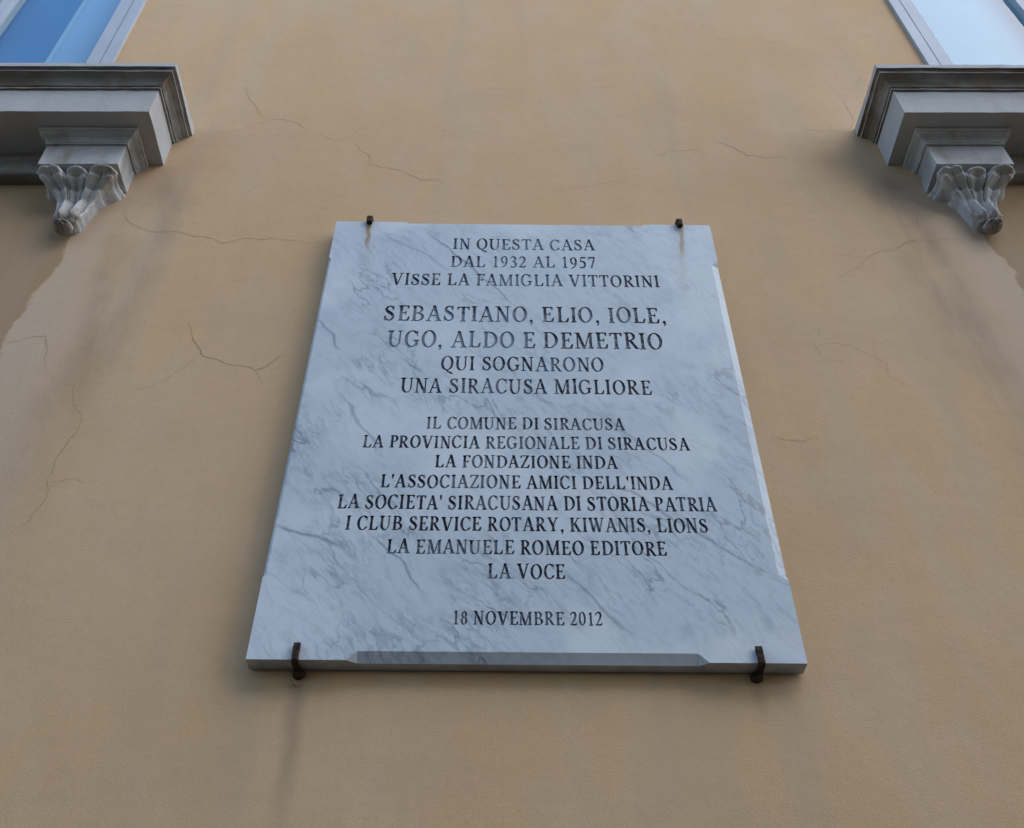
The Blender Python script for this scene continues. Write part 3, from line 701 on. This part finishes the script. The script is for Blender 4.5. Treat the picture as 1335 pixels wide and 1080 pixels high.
# chamfers
def P3(x, z, d): return (x, -T+d, z)
cv, cf = [], []
def quad(*p):
    n = len(cv); cv.extend(p); cf.append(tuple(range(n, n+len(p))))
for s, a, b in (('b', *ST['b']), ('t', *ST['t'])):
    c, CD = CH[s]; e = -B if s == 'b' else B; i = e + (c if s == 'b' else -c)
    quad(P3(a+c, i, 0), P3(b-c, i, 0), P3(b-c, e, CD), P3(a+c, e, CD)); quad(P3(a, e, 0), P3(a+c, i, 0), P3(a+c, e, CD)); quad(P3(b, e, 0), P3(b-c, e, CD), P3(b-c, i, 0))
for s, a, b in (('l', *ST['l']), ('r', *ST['r'])):
    c, CD = CH[s]; e = -A if s == 'l' else A; i = e + (c if s == 'l' else -c)
    quad(P3(i, a+c, 0), P3(i, b-c, 0), P3(e, b-c, CD), P3(e, a+c, CD)); quad(P3(e, a, 0), P3(i, a+c, 0), P3(e, a+c, CD)); quad(P3(e, b, 0), P3(e, b-c, CD), P3(i, b-c, 0))
link_mesh('chamfer', mesh_of('chamfer', cv, cf), MARBLE, plaque)
# sawn sides
ev, ef = [], []
bk = -0.004
def side(pts):      # pts: (x, z, depth) along the front edge of one side
    n = len(ev)
    for x, z, d in pts: ev.append((x, -T+d, z)); ev.append((x, bk, z))
    for k in range(len(pts)-1): ef.append((n+2*k, n+2*k+1, n+2*k+3, n+2*k+2))
for s, e in (('b', -B), ('t', B)):
    a, b = ST[s]; c, CD = CH[s]; side([(-A, e, 0), (a, e, 0), (a+c, e, CD), (b-c, e, CD), (b, e, 0), (A, e, 0)])
for s, e in (('l', -A), ('r', A)):
    a, b = ST[s]; c, CD = CH[s]; side([(e, -B, 0), (e, a, 0), (e, a+c, CD), (e, b-c, CD), (e, b, 0), (e, B, 0)])
n = len(ev); ev += [(-A, bk, -B), (A, bk, -B), (A, bk, B), (-A, bk, B)]; ef.append((n, n+3, n+2, n+1))
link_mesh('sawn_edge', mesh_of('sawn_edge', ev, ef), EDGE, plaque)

# ------------------------------------------------------------ iron clamps
def strap(path, wd, th, name, mat, parent, seed=0):
    """flat iron bar bent along the (y, z) path"""
    rnd = random.Random(seed); n = len(path); vs, fs = [], []
    for i, (y, z) in enumerate(path):
        a = Vector(path[max(i-1, 0)]); b = Vector(path[min(i+1, n-1)]); d = (b-a).normalized(); nn = Vector((-d.y, d.x))
        k = 1 + rnd.uniform(-.07, .07); w2 = wd/2*k; t2 = th/2*(1+rnd.uniform(-.1, .1)); ch = min(w2, t2)*0.45
        for (u, v) in ((-w2+ch, -t2), (w2-ch, -t2), (w2, -t2+ch), (w2, t2-ch), (w2-ch, t2), (-w2+ch, t2), (-w2, t2-ch), (-w2, -t2+ch)):
            vs.append((u, y+nn.x*v, z+nn.y*v))
    for i in range(n-1):
        for k in range(8): fs.append((i*8+k, i*8+(k+1) % 8, (i+1)*8+(k+1) % 8, (i+1)*8+k))
    fs.append(tuple(range(7, -1, -1))); fs.append(tuple((n-1)*8+k for k in range(8)))
    return link_mesh(name, bm_mesh2(vs, fs, name), mat, parent)
def bm_mesh2(vs, fs, name):
    bm = bmesh.new(); q = [bm.verts.new(v) for v in vs]
    for f in fs: bm.faces.new([q[i] for i in f])
    return bm_mesh(name, bm)
GRP = 'iron clamps holding the marble plaque'
def world_at(lx, lz):
    return PX + lx*cos(PROT) + lz*sin(PROT), PZ - lx*sin(PROT) + lz*cos(PROT)
def arc(cy, cz, r, a0, a1, n=5): return [(cy+r*cos(radians(a0+(a1-a0)*k/n)), cz+r*sin(radians(a0+(a1-a0)*k/n))) for k in range(n+1)]
for lx, lab in ((-.3825, 'small black iron clamp over the top edge of the plaque, beside the stronger rust run'),
                (.3895, 'small black iron clamp over the top edge of the plaque, nearer the right window')):
    X, Z = world_at(lx, B)
    r = empty('iron_clamp', (X, 0, Z), lab, 'clamp', GRP)
    strap([(0, .0110), (-.02, .0110)] + arc(-T+.0005, .0030, .0085, 90, 180) + [(-T-.0080, -.006), (-T-.0070, -.0140)], .0145, .0120, 'hook', IRON, r, 5)
for i, (lx, lab) in enumerate(((-.3835, 'rusty iron clamp under the lower left corner of the plaque with a stain below'),
                (.3885, 'rusty iron clamp under the lower right corner of the plaque'))):
    X, Z = world_at(lx, -B)
    r = empty('iron_clamp', (X, 0, Z), lab, 'clamp', GRP)
    strap([(0, -.006), (-.018, -.0058), (-.033, -.0055)] + arc(-T-.0005, -.0005, .0055, 270, 180)[1:] + [(-T-.0072, .006), (-T-.0052, .014), (-T-.0058, .021), (-T-.0045, .0275)], .0120, .0055, 'hook', IRON, r, 8+i)
    # knob of iron and mortar where the shank enters the wall
    bm = bmesh.new(); bmesh.ops.create_icosphere(bm, subdivisions=3, radius=1.0)
    rr = random.Random(i)
    for v in bm.verts:
        k = 1 + rr.uniform(-.06, .06); v.co = Vector((v.co.x*.0112*k + (.002 if i == 0 else -.003), -.005 + v.co.y*.010*k, -.0095 + v.co.z*.0085*k))
    link_mesh('shank_knob', bm_mesh('shank_knob', bm), IRON, r, smooth=True)
    if i == 0:
        bm = bmesh.new(); bmesh.ops.create_cone(bm, segments=10, radius1=.0028, radius2=.0022, depth=.016, cap_ends=True)
        bm.transform(Matrix.Translation((-.005, -.006, -.024)) @ Matrix.Rotation(radians(-48), 4, 'Y') @ Matrix.Rotation(radians(35), 4, 'X'))
        link_mesh('wall_plug', bm_mesh('wall_plug', bm), PLUG, r)
